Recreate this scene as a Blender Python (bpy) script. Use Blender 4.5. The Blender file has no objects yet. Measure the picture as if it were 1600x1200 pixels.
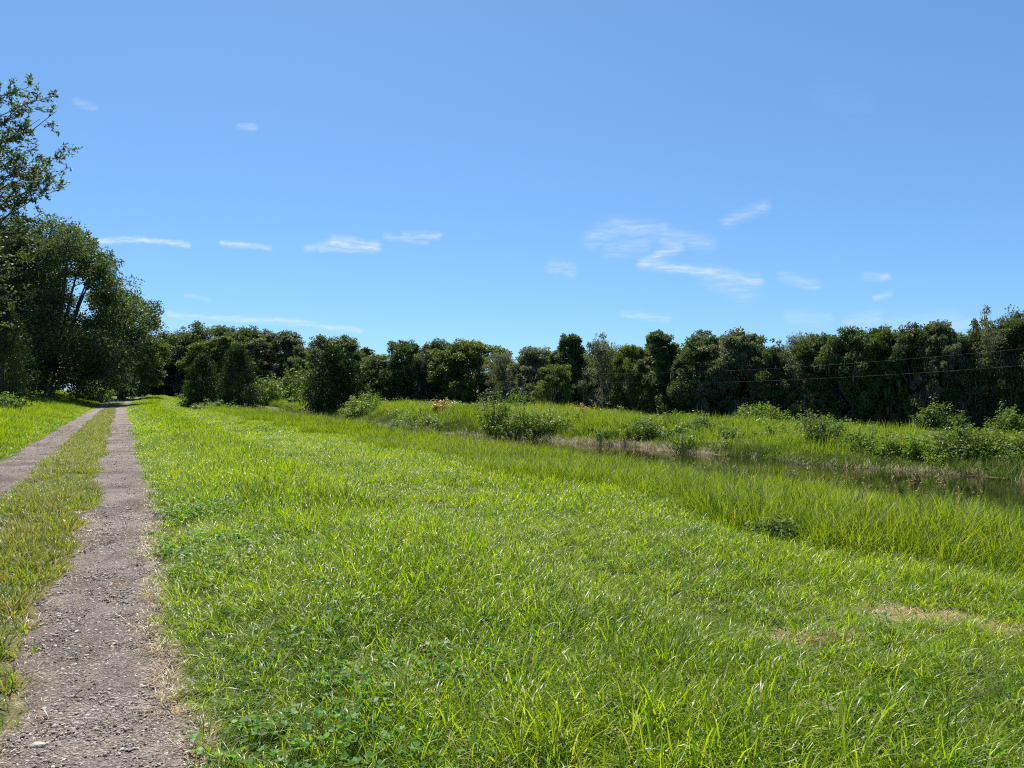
import bpy, math
import numpy as np
from mathutils import Vector

R = math.radians
sc = bpy.context.scene
col = sc.collection

# ------------------------------------------------------------------ camera, sky, sun, exposure
SUN_EL, SUN_AZ = R(54), R(-18)          # azimuth measured from +Y, negative = to the left
EYE = 1.6
cam_d = bpy.data.cameras.new('camera'); cam = bpy.data.objects.new('camera', cam_d); col.objects.link(cam)
cam_d.sensor_width = 34.6; cam_d.lens = 26.0; cam_d.clip_start = 0.05; cam_d.clip_end = 9000
cam.location = (0, 0, EYE); cam.rotation_euler = (math.pi/2 + 0.00998, 0, 0)
sc.camera = cam
FPX = 1202.0                            # focal length in pixels of the 1600 px wide photograph

sc.view_settings.view_transform = 'Standard'; sc.view_settings.look = 'None'
sc.view_settings.exposure = 0.95; sc.view_settings.gamma = 1.0; sc.view_settings.use_curve_mapping = False
sc.render.engine = 'CYCLES'
cy = sc.cycles
cy.use_denoising = False; cy.pixel_filter_type = 'BLACKMAN_HARRIS'; cy.filter_width = 1.15; cy.use_adaptive_sampling = True; cy.adaptive_threshold = 0.01
cy.max_bounces = 5; cy.diffuse_bounces = 2; cy.glossy_bounces = 2; cy.transmission_bounces = 3; cy.transparent_max_bounces = 4
cy.caustics_reflective = False; cy.caustics_refractive = False
cy.sample_clamp_indirect = 6

world = bpy.data.worlds.new('World'); sc.world = world; world.use_nodes = True

class NT:
    """tiny helper for building node trees"""
    def __init__(s, tree): s.t = tree; s.n = tree.nodes; s.l = tree.links
    def add(s, typ, **kw):
        n = s.n.new(typ)
        for k, v in kw.items(): setattr(n, k, v)
        return n
    def put(s, sock, v):
        if isinstance(v, bpy.types.NodeSocket): s.l.new(v, sock)
        elif v is not None: sock.default_value = v
    def math(s, op, a, b=None, c=None, clamp=False):
        n = s.add('ShaderNodeMath', operation=op, use_clamp=clamp)
        for i, v in enumerate((a, b, c)): s.put(n.inputs[i], v)
        return n.outputs[0]
    def vmath(s, op, a, b=None, scale=None):
        n = s.add('ShaderNodeVectorMath', operation=op)
        s.put(n.inputs[0], a)
        if b is not None: s.put(n.inputs[1], b)
        if scale is not None: s.put(n.inputs['Scale'], scale)
        return n.outputs['Value'] if op in ('DOT_PRODUCT', 'LENGTH', 'DISTANCE') else n.outputs[0]
    def mix(s, f, a, b, mode='MIX'):
        n = s.add('ShaderNodeMix', data_type='RGBA', blend_type=mode)
        s.put(n.inputs[0], f); s.put(n.inputs[6], a); s.put(n.inputs[7], b)
        return n.outputs[2]
    def noise(s, vec, scale, detail=3, rough=0.5, dist=0.0):
        n = s.add('ShaderNodeTexNoise'); s.put(n.inputs['Vector'], vec)
        n.inputs['Scale'].default_value = scale; n.inputs['Detail'].default_value = detail
        n.inputs['Roughness'].default_value = rough; n.inputs['Distortion'].default_value = dist
        return n
    def ramp(s, f, stops):
        n = s.add('ShaderNodeValToRGB'); s.put(n.inputs[0], f)
        e = n.color_ramp.elements
        while len(e) < len(stops): e.new(0.5)
        for q, (p, c) in zip(e, stops): q.position = p; q.color = (*c, 1)
        return n.outputs[0]
    def maprange(s, v, a, b, c=0.0, d=1.0, smooth=True):
        n = s.add('ShaderNodeMapRange', interpolation_type='SMOOTHSTEP' if smooth else 'LINEAR')
        for i, q in enumerate((v, a, b, c, d)): s.put(n.inputs[i], q)
        return n.outputs[0]

SKY_TINT = (1.22, 1.69, 1.97, 1)        # the camera's colour response to the sky
def build_world():
    w = NT(world.node_tree); w.n.clear()
    sky = w.add('ShaderNodeTexSky', sky_type='NISHITA')
    sky.sun_disc = False; sky.sun_elevation = SUN_EL; sky.sun_rotation = SUN_AZ
    sky.air_density = 0.75; sky.dust_density = 0.25; sky.ozone_density = 10; sky.altitude = 0
    gm = w.add('ShaderNodeGamma'); w.l.new(sky.outputs[0], gm.inputs[0]); gm.inputs[1].default_value = 0.68
    skyc = w.mix(1.0, gm.outputs[0], SKY_TINT, 'MULTIPLY')
    tc = w.add('ShaderNodeTexCoord')
    d = tc.outputs['Generated']
    sep = w.add('ShaderNodeSeparateXYZ'); w.l.new(d, sep.inputs[0])
    yy = w.math('MAXIMUM', sep.outputs[1], 0.02)
    u = w.math('DIVIDE', sep.outputs[0], yy); v = w.math('DIVIDE', sep.outputs[2], yy)
    cmb = w.add('ShaderNodeCombineXYZ'); w.l.new(u, cmb.inputs[0]); w.l.new(v, cmb.inputs[1])
    base = cmb.outputs[0]
    # feathering of the wisps
    n1 = w.noise(base, 14, 4, 0.6); n2 = w.noise(base, 60, 3, 0.6)
    off = w.vmath('SCALE', w.vmath('SUBTRACT', n1.outputs['Color'], (0.5, 0.5, 0.5)), scale=0.011)
    off2 = w.vmath('SCALE', w.vmath('SUBTRACT', n2.outputs['Color'], (0.5, 0.5, 0.5)), scale=0.006)
    p = w.vmath('MULTIPLY', w.vmath('ADD', w.vmath('ADD', base, off), off2), (1, 1, 0))
    st = w.add('ShaderNodeMapping'); w.l.new(p, st.inputs['Vector']); st.inputs['Scale'].default_value = (22, 150, 1); st.inputs['Rotation'].default_value = (0, 0, 0.12)
    streak = w.noise(st.outputs[0], 1.3, 5, 0.65)
    streakv = w.maprange(streak.outputs['Fac'], 0.32, 0.68)
    # one wisp = a soft line segment in the direction plane
    g = bpy.data.node_groups.new('wisp', 'ShaderNodeTree')
    for nm, ty in (('P', 'NodeSocketVector'), ('A', 'NodeSocketVector'), ('B', 'NodeSocketVector'), ('W', 'NodeSocketFloat'), ('S', 'NodeSocketFloat')):
        g.interface.new_socket(nm, in_out='INPUT', socket_type=ty)
    g.interface.new_socket('Fac', in_out='OUTPUT', socket_type='NodeSocketFloat')
    k = NT(g); gi = k.add('NodeGroupInput'); go = k.add('NodeGroupOutput')
    pa = k.vmath('SUBTRACT', gi.outputs[0], gi.outputs[1]); ba = k.vmath('SUBTRACT', gi.outputs[2], gi.outputs[1])
    h = k.math('DIVIDE', k.vmath('DOT_PRODUCT', pa, ba), k.vmath('DOT_PRODUCT', ba, ba), clamp=True)
    dist = k.vmath('LENGTH', k.vmath('SUBTRACT', pa, k.vmath('SCALE', ba, scale=h)))
    m = k.math('POWER', k.maprange(k.math('DIVIDE', dist, gi.outputs[3]), 1.0, 0.0), 1.4)
    k.l.new(k.math('MULTIPLY', m, gi.outputs[4]), go.inputs[0])
    W = [(150,377,215,374,7,.75),(215,374,292,382,6,.8),(345,378,420,386,6,.65),(478,387,522,380,8,.4),(520,378,585,384,12,.75),(500,388,592,388,6,.5),
         (602,367,642,374,7,.35),(630,365,686,368,8,.45),(640,377,668,378,5,.3),(262,492,370,498,6,.55),(370,498,470,503,7,.6),(470,503,562,517,6,.5),(240,500,330,508,14,.2),
         (290,463,326,468,5,.3),(925,372,972,354,20,.35),(965,354,1035,362,20,.38),(1030,362,1105,380,18,.3),(955,390,1005,382,20,.28),
         (1035,374,1062,384,10,.45),(1062,384,1004,412,13,.6),(1004,412,1052,420,11,.6),(1052,420,1112,426,10,.6),(1112,426,1182,437,14,.5),(1112,432,1165,455,24,.28),
         (864,414,892,422,15,.38),(1138,345,1197,322,14,.3),(1224,432,1276,445,12,.36),(975,490,1042,500,8,.3),(1352,430,1386,432,9,.4),(1368,464,1390,459,7,.36),
         (374,196,396,198,7,.38),(118,158,142,168,9,.25),(1290,145,1345,165,34,.03),(1330,505,1370,496,18,.3),(1400,508,1490,502,22,.26),(1235,496,1290,500,16,.22),(1440,515,1530,505,16,.25)]
    tot = None
    for x0, y0, x1, y1, wd, s in W:
        q = w.add('ShaderNodeGroup'); q.node_tree = g
        w.l.new(p, q.inputs[0])
        q.inputs[1].default_value = ((x0-800)/FPX, (612-y0)/FPX, 0); q.inputs[2].default_value = ((x1-800)/FPX, (612-y1)/FPX, 0)
        q.inputs[3].default_value = wd*1.35/FPX; q.inputs[4].default_value = s*0.8
        tot = q.outputs[0] if tot is None else w.math('MAXIMUM', tot, q.outputs[0])
    fac = w.math('MULTIPLY', tot, w.math('ADD', 0.22, w.math('MULTIPLY', streakv, 0.9)), clamp=True)
    c = w.mix(fac, skyc, (6.6, 7.2, 7.5, 1))
    STR = 0.070
    bg0 = w.add('ShaderNodeBackground'); w.l.new(skyc, bg0.inputs[0]); bg0.inputs[1].default_value = STR
    bg = w.add('ShaderNodeBackground'); w.l.new(c, bg.inputs[0]); bg.inputs[1].default_value = STR
    # the wisps only fill a low band of the sky; elsewhere it is plain (saves evaluating them)
    band = w.math('MULTIPLY', w.math('GREATER_THAN', sep.outputs[1], 0.5), w.math('MULTIPLY', w.math('GREATER_THAN', v, 0.02), w.math('LESS_THAN', v, 0.47)))
    mx = w.add('ShaderNodeMixShader'); w.l.new(band, mx.inputs[0]); w.l.new(bg0.outputs[0], mx.inputs[1]); w.l.new(bg.outputs[0], mx.inputs[2])
    out = w.add('ShaderNodeOutputWorld'); w.l.new(mx.outputs[0], out.inputs[0])
build_world()
world.cycles.sampling_method = 'MANUAL'; world.cycles.sample_map_resolution = 256

sun_d = bpy.data.lights.new('sun', 'SUN'); sun = bpy.data.objects.new('sun', sun_d); col.objects.link(sun)
sun_d.energy = 5.0; sun_d.angle = R(0.53); sun_d.color = (1.0, 0.95, 0.86)
sun_dir = Vector((math.sin(SUN_AZ)*math.cos(SUN_EL), math.cos(SUN_AZ)*math.cos(SUN_EL), math.sin(SUN_EL)))
sun.rotation_euler = sun_dir.to_track_quat('Z', 'Y').to_euler(); sun.location = (-20, 30, 40)

# ------------------------------------------------------------------ helpers
rng = np.random.default_rng(7)

def tag(o, label=None, cat=None, group=None, kind=None):
    if label: o['label'] = label
    if cat: o['category'] = cat
    if group: o['group'] = group
    if kind: o['kind'] = kind
    return o

def mesh_np(name, V, F, mat=None, colr=None, smooth=False):
    """V (n,3), F (m,k) with one k; colr optional (n,3) point colour 'col'"""
    V = np.asarray(V, np.float32); F = np.asarray(F, np.int32); k = F.shape[1]
    me = bpy.data.meshes.new(name)
    me.vertices.add(len(V)); me.vertices.foreach_set('co', V.ravel())
    me.loops.add(F.size); me.loops.foreach_set('vertex_index', F.ravel())
    me.polygons.add(len(F)); me.polygons.foreach_set('loop_start', np.arange(0, F.size, k, dtype=np.int32))
    if smooth: me.polygons.foreach_set('use_smooth', np.ones(len(F), bool))
    me.update(calc_edges=True)
    if colr is not None:
        a = me.attributes.new('col', 'FLOAT_COLOR', 'POINT')
        c = np.ones((len(V), 4), np.float32); c[:, :3] = colr
        a.data.foreach_set('color', c.ravel())
    if mat: me.materials.append(mat)
    return me

def link(name, me, parent=None, loc=(0, 0, 0)):
    o = bpy.data.objects.new(name, me); col.objects.link(o); o.location = loc
    if parent: o.parent = parent
    return o

def smooth01(a, b, x):
    q = np.clip((x-a)/(b-a), 0, 1); return q*q*(3-2*q)

class Geo:
    """collects quads"""
    def __init__(s): s.V = []; s.F = []; s.C = []; s.n = 0
    def add(s, V, F, C=None):
        V = np.asarray(V, float).reshape(-1, 3); s.V.append(V); s.F.append(np.asarray(F)+s.n); s.n += len(V)
        s.C.append(np.zeros((len(V), 3)) if C is None else C)
    def tube(s, P, rad, n=6):
        P = np.asarray(P, float); rad = np.asarray(rad, float); m = len(P)
        T = np.gradient(P, axis=0); T /= np.linalg.norm(T, axis=1, keepdims=True)+1e-9
        up = np.array([0.31, 0.17, 0.93]); A = np.cross(T, up); A /= np.linalg.norm(A, axis=1, keepdims=True)+1e-9
        B = np.cross(T, A); an = np.arange(n)*2*math.pi/n
        V = P[:, None]+rad[:, None, None]*(A[:, None]*np.cos(an)[None, :, None]+B[:, None]*np.sin(an)[None, :, None])
        i, j = np.meshgrid(np.arange(m-1), np.arange(n), indexing='ij'); j2 = (j+1) % n
        F = np.stack([i*n+j, i*n+j2, (i+1)*n+j2, (i+1)*n+j], -1).reshape(-1, 4)
        s.add(V, F)
    def mesh(s, name, mat, smooth=False):
        return mesh_np(name, np.concatenate(s.V), np.concatenate(s.F), mat, np.concatenate(s.C), smooth)

def vnoise(x, y, f, seed=0):
    """smooth value noise, 0..1"""
    x = np.asarray(x)*f+seed*17.3; y = np.asarray(y)*f+seed*9.1
    xi = np.floor(x); yi = np.floor(y); fx = x-xi; fy = y-yi
    fx = fx*fx*(3-2*fx); fy = fy*fy*(3-2*fy)
    hsh = lambda a, b: np.modf(np.abs(np.sin(a*127.1+b*311.7+seed*13.7)*43758.5453))[0]
    return (hsh(xi, yi)*(1-fx)+hsh(xi+1, yi)*fx)*(1-fy)+(hsh(xi, yi+1)*(1-fx)+hsh(xi+1, yi+1)*fx)*fy

# ------------------------------------------------------------------ terrain: s = across the track (right +), t = along the track
DX, DY = -0.4525, 0.8918
def st(x, y): return x*DY - y*DX, x*DX + y*DY
def xy(s, t): return s*DY + t*DX, -s*DX + t*DY
def bend(t): return 0.00096*np.clip(np.asarray(t, float)-75, 0, 85)**2
def far_edge(t): return -0.9+np.interp(t, [-20, 5, 14, 16, 20, 24, 30, 37, 43, 55, 70, 90], [26, 24.8, 24.0, 23.7, 23.0, 22.3, 22.1, 20.5, 18.6, 18.2, 18.2, 16.8]) + 0.35*np.sin(np.asarray(t)*0.9)+0.2*np.sin(np.asarray(t)*2.3)
def near_edge(t): return 15.0+0.25*np.sin(np.asarray(t)*0.7)+np.interp(t, [50, 90], [0, -0.4])
WATER = -1.0
def terrain(x, y):
    x = np.asarray(x, float); y = np.asarray(y, float)
    s, t = st(x, y); sb = s-bend(t)
    z = 0.62*smooth01(-2.5, -8.5, sb)
    z += 0.05*smooth01(0.45, 0.9, sb)*smooth01(6, 4, sb) + 0.04*np.exp(-((sb+1.0)/0.42)**2)
    canal = smooth01(97, 86, t)
    ne, fe = near_edge(t), far_edge(t)
    crest = np.interp(t, [0, 15, 30, 45, 70, 90], [-0.95, -0.85, -0.5, 0.0, 0.0, -0.2])
    down = smooth01(5.6, 15.6, s)
    zc = -1.06*down
    bed = -0.65*smooth01(ne, ne+2.2, s)*smooth01(fe, fe-1.6, s)
    up = smooth01(fe-0.3, fe+3.6, s)
    zc = zc+bed
    zc = zc*(1-up)+crest*up
    bk = smooth01(fe+8, fe+16, s); zc = zc*(1-bk)+(-1.0)*bk
    zf = -0.25*smooth01(5, 14, s)
    z = z+np.where(s > 4.5, canal*zc+(1-canal)*zf, 0)
    z = z+0.72*smooth01(80, 128, t)
    amp = 0.03+0.05*smooth01(4, 9, np.abs(s))
    z = z+amp*(vnoise(x, y, 0.45, 3)-0.5)*2+0.4*amp*(vnoise(x, y, 1.7, 5)-0.5)*2
    return z
def gz(x, y): return float(terrain(np.array([x]), np.array([y]))[0])
def at(px, D): return ((px-800)/FPX*D, D)      # metres right of the lens axis at distance D

# track edges (shared by the gravel strips and the grass)
def re_r(t): t = np.asarray(t); return np.interp(t, [0, 4, 10, 40], [0.12, 0.20, 0.34, 0.46])+0.05*np.sin(t*1.9)+0.035*np.sin(t*5.1+1)+0.025*np.sin(t*11.3)+0.05*np.sin(t*.47+1)
def re_l(t): t = np.asarray(t); return np.interp(t, [0, 3.0, 4.6, 10, 40], [-0.78, -0.66, -0.50, -0.36, -0.44])+0.05*np.sin(t*.6)+0.06*np.sin(t*1.4+2)+0.035*np.sin(t*4.3)+0.02*np.sin(t*12.7)
def le_r(t): t = np.asarray(t); return -1.56+0.05*np.sin(t*1.1+1)+0.035*np.sin(t*3.9)
def le_l(t): t = np.asarray(t); return -2.42+0.07*np.sin(t*0.9)+0.04*np.sin(t*3.3+2)

# ------------------------------------------------------------------ materials
def new_mat(name):
    m = bpy.data.materials.new(name); m.use_nodes = True; k = NT(m.node_tree); k.n.clear()
    out = k.add('ShaderNodeOutputMaterial'); return m, k, out

def leaf_mat(name, stops, straw=(0.42, 0.33, 0.16), trans=0.45, tcol=(1.5, 1.35, 0.45), gloss=0.35, rough=0.45, patch=0.5, pscale=0.35, tip=0.0):
    """thin leaf or blade: reflects on both sides and lets some sun through"""
    m, k, out = new_mat(name)
    a = k.add('ShaderNodeAttribute', attribute_name='col'); sep = k.add('ShaderNodeSeparateColor'); k.l.new(a.outputs['Color'], sep.inputs[0])
    oi = k.add('ShaderNodeObjectInfo'); geo = k.add('ShaderNodeNewGeometry')
    pn = k.noise(geo.outputs['Position'], pscale, 3, 0.6)
    f = k.math('ADD', k.math('MULTIPLY', sep.outputs[0], 0.5), k.math('MULTIPLY', oi.outputs['Random'], 0.22))
    f = k.math('ADD', f, k.math('MULTIPLY', k.math('SUBTRACT', pn.outputs['Fac'], 0.38), patch), clamp=True)
    c = k.ramp(f, stops)
    if tip: c = k.mix(k.math('MULTIPLY', sep.outputs[1], tip), c, (*straw, 1))
    c = k.mix(sep.outputs[2], c, (*straw, 1))
    p = k.add('ShaderNodeBsdfPrincipled'); k.l.new(c, p.inputs['Base Color']); p.inputs['Roughness'].default_value = rough
    p.inputs['Specular IOR Level'].default_value = gloss
    tr = k.add('ShaderNodeBsdfTranslucent'); k.l.new(k.mix(1.0, c, k.mix(sep.outputs[2], (*tcol, 1), (1, 0.97, 0.9, 1)), 'MULTIPLY'), tr.inputs[0])
    mx = k.add('ShaderNodeMixShader'); mx.inputs[0].default_value = trans
    k.l.new(p.outputs[0], mx.inputs[1]); k.l.new(tr.outputs[0], mx.inputs[2]); k.l.new(mx.outputs[0], out.inputs[0])
    return m

M = {}
M['lawn'] = leaf_mat('mown_grass_blade', [(0.05, (0.045, 0.100, 0.006)), (0.42, (0.130, 0.225, 0.008)), (0.85, (0.235, 0.305, 0.012))], trans=0.5, tcol=(1.9, 1.75, 0.5), gloss=0.26, rough=0.36, patch=1.2, pscale=0.45)
M['tall'] = leaf_mat('tall_grass_blade', [(0.05, (0.040, 0.095, 0.005)), (0.45, (0.108, 0.180, 0.007)), (0.85, (0.185, 0.235, 0.012))], trans=0.5, tcol=(1.9, 1.75, 0.5), gloss=0.2, patch=0.8, pscale=0.3, tip=0.04)
M['bank'] = leaf_mat('bank_grass_blade', [(0.05, (0.045, 0.105, 0.010)), (0.45, (0.105, 0.195, 0.014)), (0.85, (0.215, 0.255, 0.034))], trans=0.48, tcol=(1.8, 1.65, 0.5), gloss=0.2, patch=1.0, pscale=0.16, tip=0.06)
M['shore'] = leaf_mat('shade_toned_shore_blade', [(0.05, (0.032, 0.070, 0.010)), (0.45, (0.066, 0.125, 0.014)), (0.85, (0.13, 0.17, 0.03))], trans=0.3, tcol=(1.5, 1.5, 0.5), gloss=0.25, patch=0.8, pscale=0.5)  # darker, less translucent green puts the bank's backlit shade into the blades
M['median'] = leaf_mat('median_grass_blade', [(0.05, (0.055, 0.11, 0.010)), (0.45, (0.125, 0.185, 0.015)), (0.9, (0.23, 0.23, 0.035))], trans=0.4, tcol=(1.6, 1.4, 0.5), gloss=0.3, patch=1.0, pscale=0.6, tip=0.2)
M['clover'] = leaf_mat('broad_weed_leaf', [(0.05, (0.05, 0.13, 0.010)), (0.45, (0.09, 0.21, 0.014)), (0.85, (0.15, 0.27, 0.02))], trans=0.45, tcol=(1.7, 1.8, 0.5), gloss=0.3, rough=0.52, patch=0.6, pscale=1.2)
M['straw'] = leaf_mat('dry_straw', [(0.05, (0.30, 0.22, 0.11)), (0.5, (0.48, 0.37, 0.20)), (0.9, (0.62, 0.52, 0.33))], trans=0.25, tcol=(1, 0.95, 0.8), gloss=0.4, patch=0.4)
M['reed'] = leaf_mat('dry_reed', [(0.05, (0.30, 0.26, 0.17)), (0.5, (0.48, 0.43, 0.31)), (0.9, (0.64, 0.59, 0.46))], trans=0.42, tcol=(1, 0.95, 0.8), gloss=0.3, patch=0.4)
M['oak'] = leaf_mat('oak_leaf', [(0.05, (0.041, 0.067, 0.026)), (0.45, (0.082, 0.116, 0.046)), (0.9, (0.155, 0.186, 0.076))], trans=0.38, tcol=(1.35, 1.4, 0.6), gloss=0.12, rough=0.52, patch=0.5, pscale=0.25)
M['oak_grey'] = leaf_mat('grey_oak_leaf', [(0.05, (0.065, 0.079, 0.047)), (0.45, (0.113, 0.130, 0.083)), (0.9, (0.194, 0.204, 0.142))], trans=0.38, tcol=(1.35, 1.4, 0.6), gloss=0.12, rough=0.52, patch=0.5, pscale=0.25)
M['oak_olive'] = leaf_mat('olive_oak_leaf', [(0.05, (0.051, 0.078, 0.019)), (0.45, (0.103, 0.135, 0.032)), (0.9, (0.178, 0.200, 0.056))], trans=0.38, tcol=(1.35, 1.4, 0.6), gloss=0.12, rough=0.52, patch=0.5, pscale=0.25)
M['cedar'] = leaf_mat('cedar_foliage', [(0.05, (0.022, 0.042, 0.014)), (0.45, (0.040, 0.066, 0.020)), (0.9, (0.070, 0.10, 0.026))], trans=0.2, tcol=(1.4, 1.5, 0.5), gloss=0.1, rough=0.55, patch=0.4, pscale=0.4)
M['bush'] = leaf_mat('bush_leaf', [(0.05, (0.050, 0.105, 0.012)), (0.45, (0.105, 0.19, 0.020)), (0.9, (0.20, 0.275, 0.04))], trans=0.4, tcol=(1.7, 1.6, 0.5), gloss=0.2, rough=0.52, patch=0.4)
M['bush_dark'] = leaf_mat('dark_bush_leaf', [(0.05, (0.041, 0.090, 0.016)), (0.45, (0.086, 0.155, 0.023)), (0.9, (0.161, 0.230, 0.041))], trans=0.38, tcol=(1.6, 1.5, 0.5), gloss=0.2, rough=0.52, patch=0.4)
M['yellow'] = leaf_mat('yellow_leaf', [(0.05, (0.22, 0.18, 0.03)), (0.45, (0.42, 0.32, 0.06)), (0.9, (0.60, 0.46, 0.12))], trans=0.35, tcol=(1.2, 1.1, 0.6), gloss=0.3)
M['moss'] = leaf_mat('hanging_moss_strand', [(0.05, (0.10, 0.10, 0.075)), (0.5, (0.18, 0.175, 0.135)), (0.9, (0.28, 0.27, 0.22))], trans=0.3, tcol=(1, 1, 0.9), gloss=0.1, rough=0.8)

def bark_mat():
    m, k, out = new_mat('oak_bark')
    tc = k.add('ShaderNodeTexCoord'); mp = k.add('ShaderNodeMapping'); k.l.new(tc.outputs['Object'], mp.inputs[0]); mp.inputs['Scale'].default_value = (6, 6, 1.3)
    n = k.noise(mp.outputs[0], 2.5, 6, 0.65)
    c = k.ramp(n.outputs['Fac'], [(0.3, (0.05, 0.040, 0.032)), (0.55, (0.12, 0.10, 0.085)), (0.8, (0.21, 0.19, 0.17))])
    p = k.add('ShaderNodeBsdfPrincipled'); k.l.new(c, p.inputs['Base Color']); p.inputs['Roughness'].default_value = 0.9
    b = k.add('ShaderNodeBump'); k.l.new(n.outputs['Fac'], b.inputs['Height']); b.inputs['Strength'].default_value = 0.6; b.inputs['Distance'].default_value = 0.05
    k.l.new(b.outputs[0], p.inputs['Normal']); k.l.new(p.outputs[0], out.inputs[0]); return m
M['bark'] = bark_mat()

def ground_mat():
    m, k, out = new_mat('thatch_and_soil')
    geo = k.add('ShaderNodeNewGeometry'); a = k.add('ShaderNodeAttribute', attribute_name='col'); sep = k.add('ShaderNodeSeparateColor'); k.l.new(a.outputs['Color'], sep.inputs[0])
    P = geo.outputs['Position']
    n1 = k.noise(P, 2.2, 5, 0.6); n2 = k.noise(P, 28, 4, 0.6); n3 = k.noise(P, 120, 2, 0.6)
    c = k.ramp(n1.outputs['Fac'], [(0.3, (0.040, 0.060, 0.012)), (0.5, (0.065, 0.085, 0.018)), (0.7, (0.10, 0.10, 0.030))])
    tan = k.ramp(n2.outputs['Fac'], [(0.3, (0.20, 0.145, 0.085)), (0.55, (0.38, 0.29, 0.17)), (0.75, (0.52, 0.42, 0.27))])
    mud = k.ramp(n2.outputs['Fac'], [(0.3, (0.07, 0.055, 0.035)), (0.7, (0.17, 0.14, 0.095))])
    c = k.mix(k.math('MULTIPLY', sep.outputs[0], k.maprange(n2.outputs['Fac'], 0.25, 0.5), clamp=True), c, tan)
    c = k.mix(sep.outputs[1], c, mud)
    p = k.add('ShaderNodeBsdfPrincipled'); k.l.new(c, p.inputs['Base Color']); p.inputs['Roughness'].default_value = 0.95; p.inputs['Specular IOR Level'].default_value = 0.15
    b = k.add('ShaderNodeBump'); k.l.new(k.math('ADD', n2.outputs['Fac'], k.math('MULTIPLY', n3.outputs['Fac'], 0.5)), b.inputs['Height']); b.inputs['Strength'].default_value = 0.8; b.inputs['Distance'].default_value = 0.03
    k.l.new(b.outputs[0], p.inputs['Normal']); k.l.new(p.outputs[0], out.inputs[0]); return m

def gravel_mat():
    m, k, out = new_mat('crushed_gravel_and_sand')
    geo = k.add('ShaderNodeNewGeometry'); P = geo.outputs['Position']
    big = k.noise(P, 0.9, 4, 0.6); mid = k.noise(P, 9, 4, 0.65); fine = k.noise(P, 160, 3, 0.7)
    c = k.ramp(big.outputs['Fac'], [(0.36, (0.155, 0.115, 0.088)), (0.5, (0.275, 0.230, 0.188)), (0.64, (0.385, 0.335, 0.280))])
    c = k.mix(k.maprange(mid.outputs['Fac'], 0.35, 0.7, 0.0, 0.45), c, (0.15, 0.115, 0.10, 1))
    vo = k.add('ShaderNodeTexVoronoi'); k.l.new(P, vo.inputs['Vector']); vo.inputs['Scale'].default_value = 100
    vs = k.add('ShaderNodeSeparateColor'); k.l.new(vo.outputs['Color'], vs.inputs[0])
    tint = k.ramp(vs.outputs[0], [(0.0, (0.25, 0.24, 0.24)), (0.4, (0.8, 0.79, 0.77)), (0.8, (1.2, 1.18, 1.12)), (1.0, (2.1, 2.05, 1.9))])
    c = k.mix(0.75, c, k.mix(1.0, c, tint, 'MULTIPLY'))
    c = k.mix(k.maprange(fine.outputs['Fac'], 0.35, 0.65, 0.45, 0.0), c, (0.06, 0.05, 0.045, 1))
    p = k.add('ShaderNodeBsdfPrincipled'); k.l.new(c, p.inputs['Base Color']); p.inputs['Roughness'].default_value = 0.9; p.inputs['Specular IOR Level'].default_value = 0.25
    hh = k.math('ADD', k.math('MULTIPLY', k.math('SUBTRACT', 1.0, vo.outputs['Distance']), 0.9), k.math('MULTIPLY', fine.outputs['Fac'], 0.5))
    b = k.add('ShaderNodeBump'); k.l.new(hh, b.inputs['Height']); b.inputs['Strength'].default_value = 1.0; b.inputs['Distance'].default_value = 0.022
    k.l.new(b.outputs[0], p.inputs['Normal']); k.l.new(p.outputs[0], out.inputs[0]); return m

def stone_mat():
    m, k, out = new_mat('limestone_chip')
    oi = k.add('ShaderNodeObjectInfo'); tc = k.add('ShaderNodeTexCoord'); n = k.noise(tc.outputs['Object'], 3, 4, 0.6)
    c = k.ramp(oi.outputs['Random'], [(0.0, (0.09, 0.07, 0.058)), (0.3, (0.22, 0.17, 0.135)), (0.65, (0.35, 0.29, 0.235)), (1.0, (0.60, 0.54, 0.46))])
    c = k.mix(k.maprange(n.outputs['Fac'], 0.35, 0.7, 0.0, 0.4), c, (0.13, 0.105, 0.09, 1))
    p = k.add('ShaderNodeBsdfPrincipled'); k.l.new(c, p.inputs['Base Color']); p.inputs['Roughness'].default_value = 0.85
    k.l.new(p.outputs[0], out.inputs[0]); return m
M['ground'] = ground_mat(); M['gravel'] = gravel_mat(); M['stone'] = stone_mat()

def plain_mat(name, c, rough=0.6, nscale=8, dark=0.6):
    m, k, out = new_mat(name)
    tc = k.add('ShaderNodeTexCoord'); n = k.noise(tc.outputs['Object'], nscale, 4, 0.6)
    cc = k.mix(n.outputs['Fac'], (c[0]*dark, c[1]*dark, c[2]*dark, 1), (*c, 1))
    p = k.add('ShaderNodeBsdfPrincipled'); k.l.new(cc, p.inputs['Base Color']); p.inputs['Roughness'].default_value = rough
    k.l.new(p.outputs[0], out.inputs[0]); return m
M['pale_stone'] = plain_mat('pale_limestone', (0.52, 0.46, 0.38), 0.85, 14, 0.55)
M['pole'] = plain_mat('weathered_pole_wood', (0.16, 0.13, 0.10), 0.85, 12, 0.5)
M['wire'] = plain_mat('bare_wire', (0.16, 0.16, 0.16), 0.9, 2, 0.9)
M['insul'] = plain_mat('porcelain', (0.5, 0.5, 0.48), 0.25, 2, 0.9)

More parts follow.
